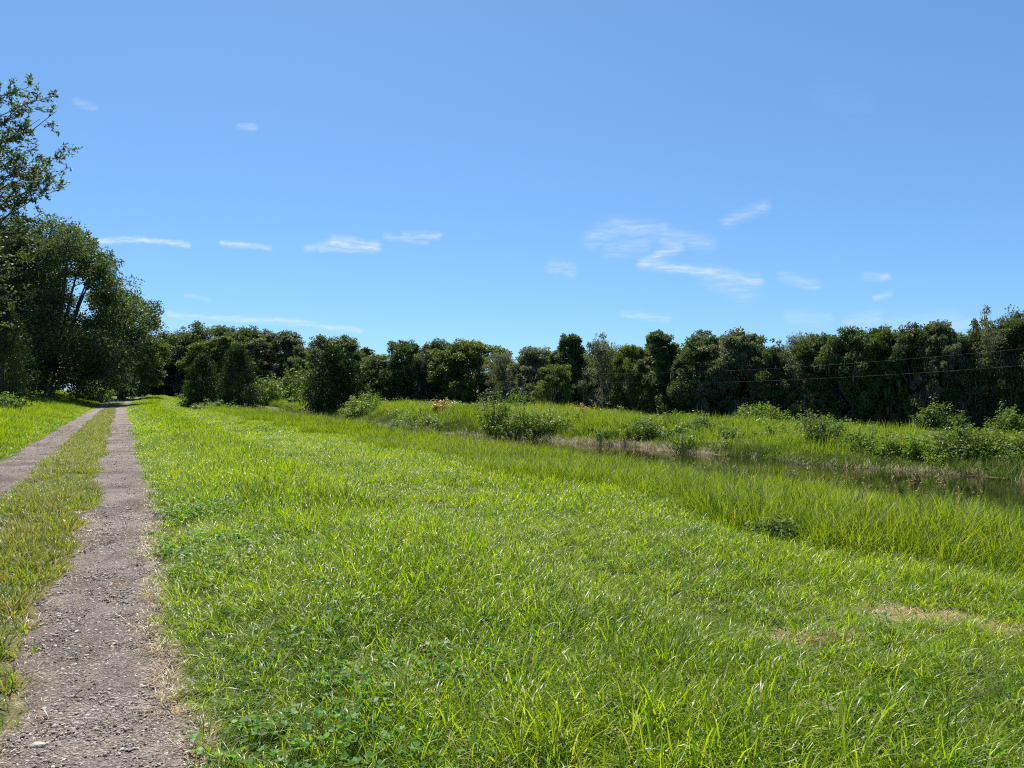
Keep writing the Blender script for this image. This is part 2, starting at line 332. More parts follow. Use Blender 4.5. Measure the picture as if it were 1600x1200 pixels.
def water_mat():
    m, k, out = new_mat('tannin_water')
    geo = k.add('ShaderNodeNewGeometry'); mp = k.add('ShaderNodeMapping'); k.l.new(geo.outputs['Position'], mp.inputs[0]); mp.inputs['Rotation'].default_value = (0, 0, -0.47); mp.inputs['Scale'].default_value = (1.4, 0.8, 1)
    n = k.noise(mp.outputs[0], 2.2, 4, 0.55)
    p = k.add('ShaderNodeBsdfPrincipled'); p.inputs['Base Color'].default_value = (0.010, 0.0085, 0.0035, 1); p.inputs['Roughness'].default_value = 0.04; p.inputs['IOR'].default_value = 1.33
    b = k.add('ShaderNodeBump'); k.l.new(n.outputs['Fac'], b.inputs['Height']); b.inputs['Strength'].default_value = 0.07; b.inputs['Distance'].default_value = 0.05
    k.l.new(b.outputs[0], p.inputs['Normal']); k.l.new(p.outputs[0], out.inputs[0]); return m
M['water'] = water_mat()

# ------------------------------------------------------------------ ground, tracks, water
BARE = [(1440, 965, 0.55, 0.30), (1255, 1008, 0.40, 0.16), (1590, 985, 0.35, 0.16)]
def bare_mask(x, y):
    m = np.zeros_like(x)
    for px, py, rx, ry in BARE:
        D = EYE*FPX/(py-612); cx, cyy = at(px, D)
        q = ((x-cx)/rx)**2+((y-cyy)/ry)**2
        m = np.maximum(m, smooth01(1.3, 0.2, q+0.8*(vnoise(x, y, 5, 8)-0.5)))
    return m
def grid_mesh(name, S, T, zoff, mat, fn=None, colfn=None):
    ss, tt = np.meshgrid(S, T, indexing='ij'); X, Y = xy(ss, tt)
    Z = terrain(X, Y)+zoff if fn is None else fn(ss, tt, X, Y)
    V = np.stack([X, Y, Z], -1).reshape(-1, 3); a, b = ss.shape
    i, j = np.meshgrid(np.arange(a-1), np.arange(b-1), indexing='ij')
    F = np.stack([i*b+j, (i+1)*b+j, (i+1)*b+j+1, i*b+j+1], -1).reshape(-1, 4)
    return mesh_np(name, V, F, mat, None if colfn is None else colfn(ss, tt, X, Y).reshape(-1, 3), True)

S = np.concatenate([[-4000, -1200, -400, -150], np.arange(-70, -12, 2.0), np.arange(-12, -3, 0.5), np.arange(-3, 8, 0.12), np.arange(8, 36, 0.4), np.arange(36, 110, 3.0), [150, 400, 1200, 4000]])
T = np.concatenate([[-4000, -1000, -300, -80], np.arange(-40, -4, 3.0), np.arange(-4, 14, 0.14), np.arange(14, 45, 0.4), np.arange(45, 170, 1.2), [200, 300, 600, 1500, 4500]])
def ground_col(ss, tt, X, Y):
    sb = ss-bend(tt)
    straw = np.exp(-((sb-re_r(tt)-0.02)/0.06)**2)*smooth01(14, 6, tt)+0.4*np.exp(-((sb-re_l(tt)+0.04)/0.08)**2)*smooth01(10, 5, tt)
    straw = np.maximum(straw, 0.9*bare_mask(X, Y))
    fe = far_edge(tt); mud = np.exp(-((ss-fe-0.1)/0.9)**2)*smooth01(97, 90, tt)
    mud = np.maximum(mud, smooth01(14.9, 15.5, ss)*smooth01(fe+0.5, fe-0.5, ss)*smooth01(97, 90, tt))
    return np.stack([np.clip(straw, 0, 1), np.clip(mud, 0, 1), 0*mud], -1)
tag(link('ground', grid_mesh('ground', S, T, 0, M['ground'], colfn=ground_col)), 'grass covered ground sloping to the canal', kind='structure')

def track(name, el, er, lab):
    T = np.concatenate([np.arange(-6, 16, 0.045), np.arange(16, 50, 0.25), np.arange(50, 160, 1.0)])
    U = np.linspace(0, 1, 19)
    uu, tt = np.meshgrid(U, T, indexing='ij')
    ss = (el(tt)-0.08)*(1-uu)+(er(tt)+0.08)*uu+bend(tt)
    X, Y = xy(ss, tt)
    edge = np.minimum(uu, 1-uu)
    Z = terrain(X, Y)+0.014-0.035*smooth01(0.10, 0.0, edge)+0.012*(vnoise(X, Y, 6, 2)-0.5)+0.010*(vnoise(X, Y, 17, 4)-0.5)
    V = np.stack([X, Y, Z], -1).reshape(-1, 3); a, b = uu.shape
    i, j = np.meshgrid(np.arange(a-1), np.arange(b-1), indexing='ij')
    F = np.stack([i*b+j, (i+1)*b+j, (i+1)*b+j+1, i*b+j+1], -1).reshape(-1, 4)
    tag(link(name, mesh_np(name, V, F, M['gravel'], None, True)), lab, kind='structure')
track('gravel_road', re_l, re_r, 'right wheel track of the gravel road')
track('gravel_road', le_l, le_r, 'left wheel track of the gravel road')

WT = np.concatenate([np.arange(-25, 98, 1.0)])
tag(link('canal_water', grid_mesh('canal_water', np.arange(12.0, 30.01, 0.75), WT, 0, M['water'], fn=lambda ss, tt, X, Y: np.full_like(X, WATER))), 'still brown canal water', kind='structure')

# ------------------------------------------------------------------ scattered ground cover
def tuft(name, n, mat, L=(0.1, 0.25), w=0.006, rad=0.06, lean=(0.05, 0.7), curve=(0.2, 1.6), K=4, dead=0.06, seed=0, flat=False):
    r = np.random.default_rng(seed)
    a0 = r.uniform(0, 2*math.pi, n); rr = rad*np.sqrt(r.random(n))
    root = np.stack([rr*np.cos(a0), rr*np.sin(a0), -0.015*np.ones(n)], -1)
    az = a0+r.normal(0, 0.9, n); ln = r.uniform(*L, n); le = r.uniform(*lean, n); cu = r.uniform(*curve, n)
    wid = w*r.uniform(0.65, 1.3, n)
    tw = r.normal(0, 0.5, n)
    V = np.zeros((n, K+1, 2, 3)); pos = root.copy()
    side = np.stack([-np.sin(az+tw), np.cos(az+tw), np.zeros(n)], -1)
    for k in range(K+1):
        f = k/K
        prof = (0.75+0.5*f-1.22*f**2.2)
        V[:, k, 0] = pos-side*(wid*prof*0.5)[:, None]; V[:, k, 1] = pos+side*(wid*prof*0.5)[:, None]
        th = le+cu*f**1.4
        th = np.clip(th, 0, 2.5)
        pos = pos+np.stack([np.sin(th)*np.cos(az), np.sin(th)*np.sin(az), np.cos(th)], -1)*(ln/K)[:, None]
        if flat: pos[:, 2] = np.maximum(pos[:, 2], 0.004+0.01*r.random(n))
    base = np.arange(n)[:, None]*(2*(K+1))+np.arange(K)[None]*2
    F = np.stack([base, base+1, base+3, base+2], -1).reshape(-1, 4)
    C = np.zeros((n, K+1, 2, 3)); C[..., 0] = r.random(n)[:, None, None]; C[..., 1] = (np.arange(K+1)/K)[None, :, None]
    C[..., 2] = ((r.random(n) < dead)*r.uniform(0.5, 1, n))[:, None, None]
    return bpy.data.objects.new(name, mesh_np(name, V.reshape(-1, 3), F, mat, C.reshape(-1, 3)))

def leaves(g, P, Nrm, Up, size, asp=0.5, tint=None, r=rng, fold=0.25):
    """diamond shaped leaves folded along the midrib: two tris joined as one kite quad each"""
    n = len(P); Nrm = Nrm/(np.linalg.norm(Nrm, axis=1, keepdims=True)+1e-9)
    A = Up-Nrm*np.sum(Up*Nrm, 1, keepdims=True); A /= np.linalg.norm(A, axis=1, keepdims=True)+1e-9
    B = np.cross(Nrm, A); size = np.asarray(size)*np.ones(n)
    sz = size[:, None]
    V = np.stack([P, P+A*sz*0.45+B*sz*asp*0.5+Nrm*sz*fold*0.3, P+A*sz, P+A*sz*0.45-B*sz*asp*0.5+Nrm*sz*fold*0.3], 1)
    F = np.arange(n*4).reshape(n, 4)
    t = r.random(n) if tint is None else tint
    C = np.zeros((n, 4, 3)); C[..., 0] = t[:, None]
    g.add(V, F, C.reshape(-1, 3))

def weed(name, n, mat, seed, size=0.035, h=0.11, rad=0.08):
    r = np.random.default_rng(seed); g = Geo()
    for i in range(n):
        a = r.uniform(0, 6.28); q = rad*math.sqrt(r.random()); hh = h*r.uniform(0.4, 1.1)
        b = np.array([q*math.cos(a), q*math.sin(a), 0]); tip = b+np.array([r.normal(0, .02), r.normal(0, .02), hh])
        g.tube([b, (b+tip)/2+r.normal(0, .004, 3), tip], [0.0016, 0.0014, 0.001], 3)
        m = r.integers(3, 6); an = r.uniform(0, 6.28)+np.arange(m)*6.283/m
        up = np.stack([np.cos(an), np.sin(an), r.uniform(-.2, .5, m)], -1); nr = np.stack([-.4*np.cos(an)+r.normal(0, .2, m), -.4*np.sin(an)+r.normal(0, .2, m), np.ones(m)], -1)
        leaves(g, np.tile(tip, (m, 1)), nr, up, size*r.uniform(.7, 1.3, m), 0.75, np.full(m, r.random()), r)
    return bpy.data.objects.new(name, g.mesh(name, mat))

def chip(name, seed, mat):
    import bmesh
    r = np.random.default_rng(seed); bm = bmesh.new(); bmesh.ops.create_icosphere(bm, subdivisions=1, radius=1)
    for v in bm.verts: v.co *= r.uniform(0.7, 1.2); v.co.z *= 0.6
    me = bpy.data.meshes.new(name); bm.to_mesh(me); bm.free(); me.materials.append(mat)
    return bpy.data.objects.new(name, me)

def scatter(name, sources, P, rot, scl, label, cat, kind='stuff'):
    """points with their own rotation, scale and choice of tuft; instanced by geometry nodes"""
    c = bpy.data.collections.new(name+'_sources')
    for o in sources: c.objects.link(o)
    n = len(P); me = bpy.data.meshes.new(name); me.vertices.add(n); me.vertices.foreach_set('co', np.asarray(P, np.float32).ravel())
    for nm, ty, arr, key in (('rot', 'FLOAT_VECTOR', rot, 'vector'), ('scl', 'FLOAT_VECTOR', scl, 'vector'), ('pick', 'INT', rng.integers(0, len(sources), n), 'value')):
        a = me.attributes.new(nm, ty, 'POINT'); a.data.foreach_set(key, np.asarray(arr, np.int32 if ty == 'INT' else np.float32).ravel())
    o = link(name, me); tag(o, label, cat, kind=kind)
    ng = bpy.data.node_groups.new(name, 'GeometryNodeTree')
    ng.interface.new_socket('Geometry', in_out='INPUT', socket_type='NodeSocketGeometry'); ng.interface.new_socket('Geometry', in_out='OUTPUT', socket_type='NodeSocketGeometry')
    N = ng.nodes; gi = N.new('NodeGroupInput'); go = N.new('NodeGroupOutput'); ip = N.new('GeometryNodeInstanceOnPoints'); ci = N.new('GeometryNodeCollectionInfo')
    ci.inputs['Collection'].default_value = c; ci.inputs['Separate Children'].default_value = True; ci.inputs['Reset Children'].default_value = True
    def attr(nm, ty):
        q = N.new('GeometryNodeInputNamedAttribute'); q.data_type = ty; q.inputs['Name'].default_value = nm; return q.outputs[0]
    L = ng.links
    L.new(gi.outputs[0], ip.inputs['Points']); L.new(ci.outputs[0], ip.inputs['Instance']); ip.inputs['Pick Instance'].default_value = True
    L.new(attr('pick', 'INT'), ip.inputs['Instance Index']); L.new(attr('rot', 'FLOAT_VECTOR'), ip.inputs['Rotation']); L.new(attr('scl', 'FLOAT_VECTOR'), ip.inputs['Scale'])
    L.new(ip.outputs[0], go.inputs[0])
    md = o.modifiers.new('scatter', 'NODES'); md.node_group = ng
    return o

def in_view(x, y, pad=3.0): return (y > 1.2) & (np.abs(x) < 0.69*y+pad)
def spread(s0, s1, t0, t1, dens, dmin=0, dmax=1e9, pad=3.0):
    n = int((s1-s0)*(t1-t0)*dens); s = rng.uniform(s0, s1, n); t = rng.uniform(t0, t1, n); x, y = xy(s, t)
    d = np.hypot(x, y); k = in_view(x, y, pad) & (d >= dmin) & (d < dmax)
    return s[k], t[k], x[k], y[k], d[k]
def pack(x, y, sxy, sz, tilt=0.15, zoff=0.0):
    n = len(x); P = np.stack([x, y, terrain(x, y)+zoff], -1)
    rot = np.stack([rng.normal(0, tilt, n), rng.normal(0, tilt, n), rng.uniform(0, 6.283, n)], -1)
    return P, rot, np.stack([sxy, sxy, sz], -1)
def cat3(lst): return [np.concatenate(q) for q in zip(*lst)]

def lawn_height(s, t, x, y):
    h = np.interp(s, [0.2, 0.6, 1.3, 1.9, 2.9, 3.4, 4.8, 5.4, 6.3, 6.9], [0.35, 0.55, 0.75, 1.15, 1.2, 0.55, 0.56, 0.68, 0.75, 0.9])
    return h*(0.65+0.7*vnoise(x, y, 0.9, 11))*(0.85+0.3*vnoise(x, y, 3.1, 12))

near_l = [tuft('blade_tuft', 34, M['lawn'], (0.09, 0.29), 0.0075, 0.08, (0.1, 0.95), (0.4, 2.3), 5, 0.06, i) for i in range(6)]
mid_l = [tuft('blade_tuft', 28, M['lawn'], (0.09, 0.27), 0.0105, 0.14, (0.1, 0.9), (0.4, 2.1), 4, 0.05, 20+i) for i in range(5)]
far_l = [tuft('blade_tuft', 30, M['lawn'], (0.10, 0.25), 0.018, 0.24, (0.1, 0.9), (0.4, 1.9), 3, 0.03, 40+i) for i in range(4)]

def lawn_layer(s0, s1, t0, t1, dens, dmin, dmax):
    s, t, x, y, d = spread(s0, s1, t0, t1, dens, dmin, dmax)
    sb = s-bend(t)
    keep = (sb > re_r(t)-0.02+0.12*rng.random(len(t))*smooth01(16, 5, t)) & (rng.random(len(t)) > 0.62*bare_mask(x, y)) & (s < 7.0+0.5*np.sin(t*0.8)+bend(t)*2)
    keep &= rng.random(len(t)) < 0.4+1.2*smooth01(0.0, 0.3, sb-re_r(t))
    keep &= rng.random(len(t)) < 0.58+0.8*smooth01(0.25, 0.6, vnoise(x, y, 4.5, 14))
    s, t, x, y, sb = s[keep], t[keep], x[keep], y[keep], sb[keep]
    h = lawn_height(sb, t, x, y)*rng.uniform(0.75, 1.25, len(x))
    return pack(x, y, np.sqrt(h)*rng.uniform(0.9, 1.15, len(x)), h)
P = lawn_layer(0.1, 8, -2, 14, 150, 0, 9.5)
scatter('mown_grass', near_l, *P, 'short green mown grass in the foreground right of the track', 'grass')
P = lawn_layer(0.1, 8, 2, 34, 78, 9.5, 28)
scatter('mown_grass', mid_l, *P, 'mown grass of the strip between track and tall grass, middle distance', 'grass')
P = lawn_layer(0.1, 10, 15, 150, 32, 28, 170)
scatter('mown_grass', far_l, *P, 'far end of the mown grass strip beside the track', 'grass')

# broad leaved weeds among the near grass
wsrc = [weed('leaf_rosette', 6, M['clover'], 60+i, 0.026, 0.10, 0.10) for i in range(5)]
s, t, x, y, d = spread(0.3, 4.5, -1, 11, 60, 0, 11)
k = rng.random(len(s)) < np.clip(smooth01(2.4, 0.6, s)*0.9*smooth01(.25, .75, vnoise(x, y, 1.7, 21))+0.08*smooth01(.55, .75, vnoise(x, y, 1.3, 22)), 0, 1)
k &= (s > re_r(t)+0.1)
x, y = x[k], y[k]
scatter('broadleaf_weeds', wsrc, *pack(x, y, rng.uniform(0.8, 1.3, len(x)), rng.uniform(0.8, 1.4, len(x))), 'low bright green broad leaved weeds in the near grass', 'weeds')

# tall grass falling to the canal
tall_n = [tuft('tall_tuft', 36, M['tall'], (0.22, 0.56), 0.0075, 0.15, (0.02, 0.5), (0.2, 1.8), 5, 0.025, 80+i) for i in range(5)]
tall_f = [tuft('tall_tuft', 36, M['tall'], (0.24, 0.58), 0.015, 0.24, (0.02, 0.5), (0.2, 1.6), 4, 0.025, 90+i) for i in range(5)]
def tall_layer(dens, dmin, dmax):
    s, t, x, y, d = spread(6.2, 16.3, -4, 98, dens, dmin, dmax)
    edge = 6.7+0.5*np.sin(t*0.8)+0.6*(vnoise(x, y, 0.7, 31)-0.5)+bend(t)*2
    k = (s > edge) & (s < near_edge(t)+0.15); s, t, x, y, edge = s[k], t[k], x[k], y[k], edge[k]
    h = (0.85+0.3*smooth01(0, 2.0, s-edge))*(0.72+0.5*vnoise(x, y, 0.5, 32))*(0.8+0.4*vnoise(x, y, 1.8, 33))*rng.uniform(0.8, 1.2, len(x))*(1+(np.interp(t, [8, 18, 33], [0.95, 0.42, 0.28])-1)*smooth01(10.5, 13.5, s))
    return pack(x, y, np.sqrt(h)*1.05, h, 0.10)
scatter('tall_grass', tall_n, *tall_layer(46, 0, 24), 'unmown tall green grass on the near canal bank, closest part', 'grass')
scatter('tall_grass', tall_f, *tall_layer(24, 24, 130), 'unmown tall grass on the near canal bank, receding to the cedars', 'grass')

# seed stalks standing above the tall grass
def stalk(name, seed, mat):
    r = np.random.default_rng(seed); g = Geo()
    for i in range(3):
        a = r.uniform(0, 6.28); le = r.uniform(.05, .4); hh = r.uniform(.7, 1.0); b = np.array([r.normal(0, .06), r.normal(0, .06), 0])
        z = np.linspace(0, 1, 5); P = b+np.stack([np.cos(a)*le*z**2*hh, np.sin(a)*le*z**2*hh, z*hh*(1-.1*le*z)], -1)
        g.tube(P, np.linspace(.0035, .002, 5), 3)
        m = 14; f = r.uniform(.8, 1, m); Q = b+np.stack([np.cos(a)*le*f**2*hh, np.sin(a)*le*f**2*hh, f*hh*(1-.1*le*f)], -1)
        leaves(g, Q, r.normal(0, 1, (m, 3)), r.normal(0, .5, (m, 3))+[0, 0, .6], .05, .22, None, r)
    return bpy.data.objects.new(name, g.mesh(name, mat))
s, t, x, y, d = spread(7.2, 13.6, -2, 90, 1.6)
k = rng.random(len(s)) < 0.25+0.75*smooth01(10, 13, s); x, y = x[k], y[k]
h = rng.uniform(.65, 1.0, len(x))
scatter('seed_stalks', [stalk('seed_stalk', 100+i, M['straw']) for i in range(4)], *pack(x, y, h, h, 0.12), 'thin pale seed heads above the tall grass', 'grass')

# far bank: berm grass
bank_t = [tuft('bank_tuft', 36, M['bank'], (0.25, 0.62), 0.016, 0.24, (0.02, 0.5), (0.1, 1.4), 4, 0.07, 110+i) for i in range(6)]
s, t, x, y, d = spread(16, 62, -12, 112, 13, pad=5)
rel = s-far_edge(t)*smooth01(100, 92, t)-14*smooth01(92, 100, t)
k = ((rel > 0.5) & (rel < 30)) & (rng.random(len(s)) < 0.25+0.75*smooth01(0.2, 1.6, rel))
s, t, x, y, rel = s[k], t[k], x[k], y[k], rel[k]
h = (0.5+0.75*smooth01(0.3, 2.5, rel))*(0.55+0.8*vnoise(x, y, 0.35, 41))*(0.8+0.4*vnoise(x, y, 1.4, 42))*rng.uniform(0.8, 1.25, len(x))*(1-0.5*smooth01(6, 13, rel))*(1-0.3*smooth01(24, 16, t)*smooth01(5, 3, rel))
scatter('bank_grass', bank_t, *pack(x, y, np.sqrt(h)*1.1, h, 0.12), 'tall yellow green grass covering the far bank of the canal', 'grass')

# pale dead reeds along the far water line
reed_t = [tuft('reed_tuft', 22, M['reed'], (0.22, 0.6), 0.012, 0.2, (0.2, 1.2), (0.2, 1.6), 3, 0.0, 130+i) for i in range(4)]
t = rng.uniform(-2, 72, 2000); s = far_edge(t)+rng.normal(0.55, 0.25, len(t)); x, y = xy(s, t)
k = in_view(x, y) & ((rng.random(len(t)) < 0.9*smooth01(23, 26, t)*smooth01(37, 33, t)+0.12+0.5*(vnoise(t, 0*t, 0.5, 51) > 0.68)))
x, y = x[k], y[k]; h = rng.uniform(0.5, 1.1, len(x))
P, rot, sc3 = pack(x, y, h, h*0.8, 0.2); P[:, 2] = np.maximum(P[:, 2], WATER-0.05)
scatter('dry_reeds', reed_t, P, rot, sc3, 'pale dead reeds lying along the far water line', 'reeds')
shore_t = [tuft('shore_tuft', 32, M['shore'], (0.2, 0.6), 0.014, 0.2, (0.05, 0.6), (0.2, 1.4), 4, 0.08, 140+i) for i in range(4)]
t = rng.uniform(-2, 95, 6500); s = far_edge(t)+rng.normal(1.25, 0.45, len(t)); x, y = xy(s, t); k = in_view(x, y) & ~((t > 24) & (t < 36) & (rng.random(len(t)) < .5)); x, y, t = x[k], y[k], t[k]; h = rng.uniform(0.6, 1.1, len(x))*(0.55+0.8*vnoise(t, 0*t, 0.8, 52))
scatter('shore_grass', shore_t, *pack(x, y, h, h, 0.2), 'grass hanging over the far water edge, its shade put into a darker green', 'grass')

# leafy weeds through the far bank grass
def shoot_clump(name, seed, mat, H, leaf):
    r = np.random.default_rng(seed); g = Geo()
    for i in range(7):
        a = r.uniform(0, 6.28); q = .3*math.sqrt(r.random()); hh = H*r.uniform(.6, 1.1); b = np.array([q*math.cos(a), q*math.sin(a), 0]); tip = b*1.5+[r.normal(0, .06), r.normal(0, .06), hh]
        g.tube([b, (b+tip)/2, tip], [.008, .006, .003], 3)
        m = 46; f = r.uniform(.15, 1.03, m)[:, None]; e = r.normal(0, 1, (m, 3))
        leaves(g, b+(tip-b)*f+e*.05, e*.4+[0, 0, .9]+r.normal(0, .4, (m, 3)), e+r.normal(0, .4, (m, 3)), leaf*r.uniform(.6, 1.4, m), .5, np.clip(r.random()*.4+r.random(m)*.6, 0, 1), r)
    return bpy.data.objects.new(name, g.mesh(name, mat))
s, t, x, y, d = spread(16, 44, -8, 100, 0.9, pad=4)
rel = s-far_edge(t)*smooth01(100, 92, t)-14*smooth01(92, 100, t)
k = (rel > 0.9) & (rel < 16) & (rng.random(len(s)) < 0.12+0.88*smooth01(.5, .72, vnoise(x, y, 0.33, 45)))
x, y = x[k], y[k]; h = rng.uniform(.6, 1.25, len(x))
scatter('bank_weeds', [shoot_clump('weed_shoots', 700+i, M[['bush', 'bush', 'bush_dark', 'bush', 'median'][i]], [.75, .6, .7, .85, .7][i], .085) for i in range(5)], *pack(x, y, h*1.2, h, .1), 'leafy light green weeds among the far bank grass', 'weeds')

# left verge and grass beyond the road's end
verge_n = [tuft('verge_tuft', 30, M['lawn'], (0.10, 0.34), 0.014, 0.17, (0.05, 0.7), (0.2, 1.5), 3, 0.05, 150+i) for i in range(5)]
s, t, x, y, d = spread(-16, -2.3, 8, 130, 24)
sb = s-bend(t); k = sb < le_l(t)-0.03-0.12*rng.random(len(t)); x, y, sb, t = x[k], y[k], sb[k], t[k]
h = (0.5+0.9*smooth01(-2.4, -4.5, sb))*(0.7+0.6*vnoise(x, y, 0.6, 61))*rng.uniform(.8, 1.2, len(x))
scatter('verge_grass', verge_n, *pack(x, y, np.sqrt(h)*1.1, h), 'sunlit green grass on the left verge of the track', 'grass')

# yellowing strip between the wheel tracks
med_n = [tuft('median_tuft', 32, M['median'], (0.06, 0.20), 0.008, 0.09, (0.1, 0.9), (0.2, 1.6), 4, 0.16, 170+i) for i in range(5)]
med_g = [tuft('median_tuft', 28, M['lawn'], (0.05, 0.15), 0.009, 0.09, (0.1, 0.9), (0.2, 1.6), 4, 0.12, 180+i) for i in range(3)]
s, t, x, y, d = spread(-1.75, -0.3, 1, 75, 95)
k = (s < re_l(t)-0.02-0.12*rng.random(len(t))*smooth01(16, 6, t)) & (s > le_r(t)+0.02) & (rng.random(len(t)) < np.where(t > 25, .5, 1.0)) & (vnoise(x, y, 2.0, 71) > 0.12) & ~((t > 62) & (t < 66))
x, y, t = x[k], y[k], t[k]
h = (0.5+0.8*vnoise(x, y, 1.1, 72))*rng.uniform(.7, 1.25, len(x))*np.interp(t, [3, 6, 14], [1.25, 1.0, 0.75])
scatter('median_grass', med_n+med_g, *pack(x, y, np.sqrt(h)*1.05, h), 'yellowing grass strip between the two wheel tracks', 'grass')

# straw littering the track edges and bare patches
straw_t = [tuft('straw_wisp', 18, M['straw'], (0.04, 0.11), 0.003, 0.06, (1.0, 1.6), (0.0, 0.5), 3, 0.0, 190+i, True) for i in range(4)]
t = rng.uniform(-1, 16, 800); s = re_r(t)+0.01+rng.normal(0, 0.028, len(t)); x, y = xy(s, t)
t2 = rng.uniform(1, 12, 170); s2 = re_l(t2)-0.05+rng.normal(0, 0.07, len(t2)); x2, y2 = xy(s2, t2)
k = rng.random(len(t)) < smooth01(16, 4, t)*(0.4+0.6*smooth01(.3, .6, vnoise(t, 0*t, 1.2, 73)))
bx, by = [], []
for px, py, rx, ry in BARE:
    D = EYE*FPX/(py-612); cx, cyy = at(px, D); bx.append(rng.normal(cx, rx*0.5, 60)); by.append(rng.normal(cyy, ry*0.5, 60))
x = np.concatenate([x[k], x2]+bx); y = np.concatenate([y[k], y2]+by); k = in_view(x, y); x, y = x[k], y[k]
h = rng.uniform(.7, 1.3, len(x))
scatter('dry_straw', straw_t, *pack(x, y, h, h, 0.05, 0.012), 'pale dry grass clippings along the track edges', 'straw')

# loose gravel
chips = [chip('gravel_chip', 200+i, M['stone']) for i in range(6)]
tt = np.concatenate([rng.uniform(0, 12, 30000), rng.uniform(8, 40, 12000)]); n = len(tt); lft = rng.random(n) < np.where(tt > 10, .4, .05)
u = rng.random(n); s = np.where(lft, le_l(tt)+(le_r(tt)-le_l(tt))*u, re_l(tt)+(re_r(tt)+0.08-re_l(tt))*u); x, y = xy(s, tt); k = in_view(x, y, 1.0); x, y = x[k], y[k]
r_ = 0.003+0.009*rng.random(len(x))**4; r_ = r_*(1+np.hypot(x, y)/40)
P, rot, s3 = pack(x, y, r_, r_, 0.4, 0.014)
scatter('loose_gravel', chips, P, rot, s3, 'loose grey and pinkish gravel on the wheel tracks', 'gravel')

# larger stones one can pick out
def stone(px, py, size, label, seed):
    D = EYE*FPX/(py-612); x, y = at(px, D)
    import bmesh
    r = np.random.default_rng(seed); bm = bmesh.new(); bmesh.ops.create_icosphere(bm, subdivisions=3, radius=1)
    dirs = r.normal(0, 1, (9, 3)); dirs /= np.linalg.norm(dirs, axis=1, keepdims=True); lim = r.uniform(0.6, 0.95, 9)
    for v in bm.verts:
        c = np.array(v.co)
        for dd, l in zip(dirs, lim):
            q = c@dd
            if q > l: c = c-dd*(q-l)*0.85
        c *= 1+0.06*math.sin(c[0]*7+seed)*math.cos(c[1]*9); v.co = c*np.array(size)
    me = bpy.data.meshes.new('stone'); bm.to_mesh(me); bm.free(); me.materials.append(M['pale_stone'])
    o = link('stone', me, None, (x, y, gz(x, y)+0.012+size[2]*0.3)); o.rotation_euler = (0, 0, r.uniform(0, 6))
    tag(o, label, 'stone', 'larger stones on the track')
stone(62, 1161, (0.036, 0.026, 0.016), 'pale flat stone lying on the gravel nearest the camera', 1)
stone(94, 961, (0.026, 0.018, 0.014), 'pale stone at the left edge of the track beside the straw', 2)
stone(122, 988, (0.034, 0.014, 0.008), 'thin flat grey stone just below the pale edge stone', 3)
stone(227, 1067, (0.014, 0.011, 0.009), 'small white pebble at the right straw edge of the track', 4)
stone(142, 832, (0.04, 0.03, 0.010), 'flat pale stone embedded in the left edge of the track, farther off', 5)

# ------------------------------------------------------------------ trees
def bent(a, b, r, wob, n=5):
    f = np.linspace(0, 1, n)[:, None]; P = a*(1-f)+b*f
    P[1:-1] += r.normal(0, wob, (n-2, 3)); P[:, 2] += (np.sin(f[:, 0]*math.pi)*wob*0.8); return P

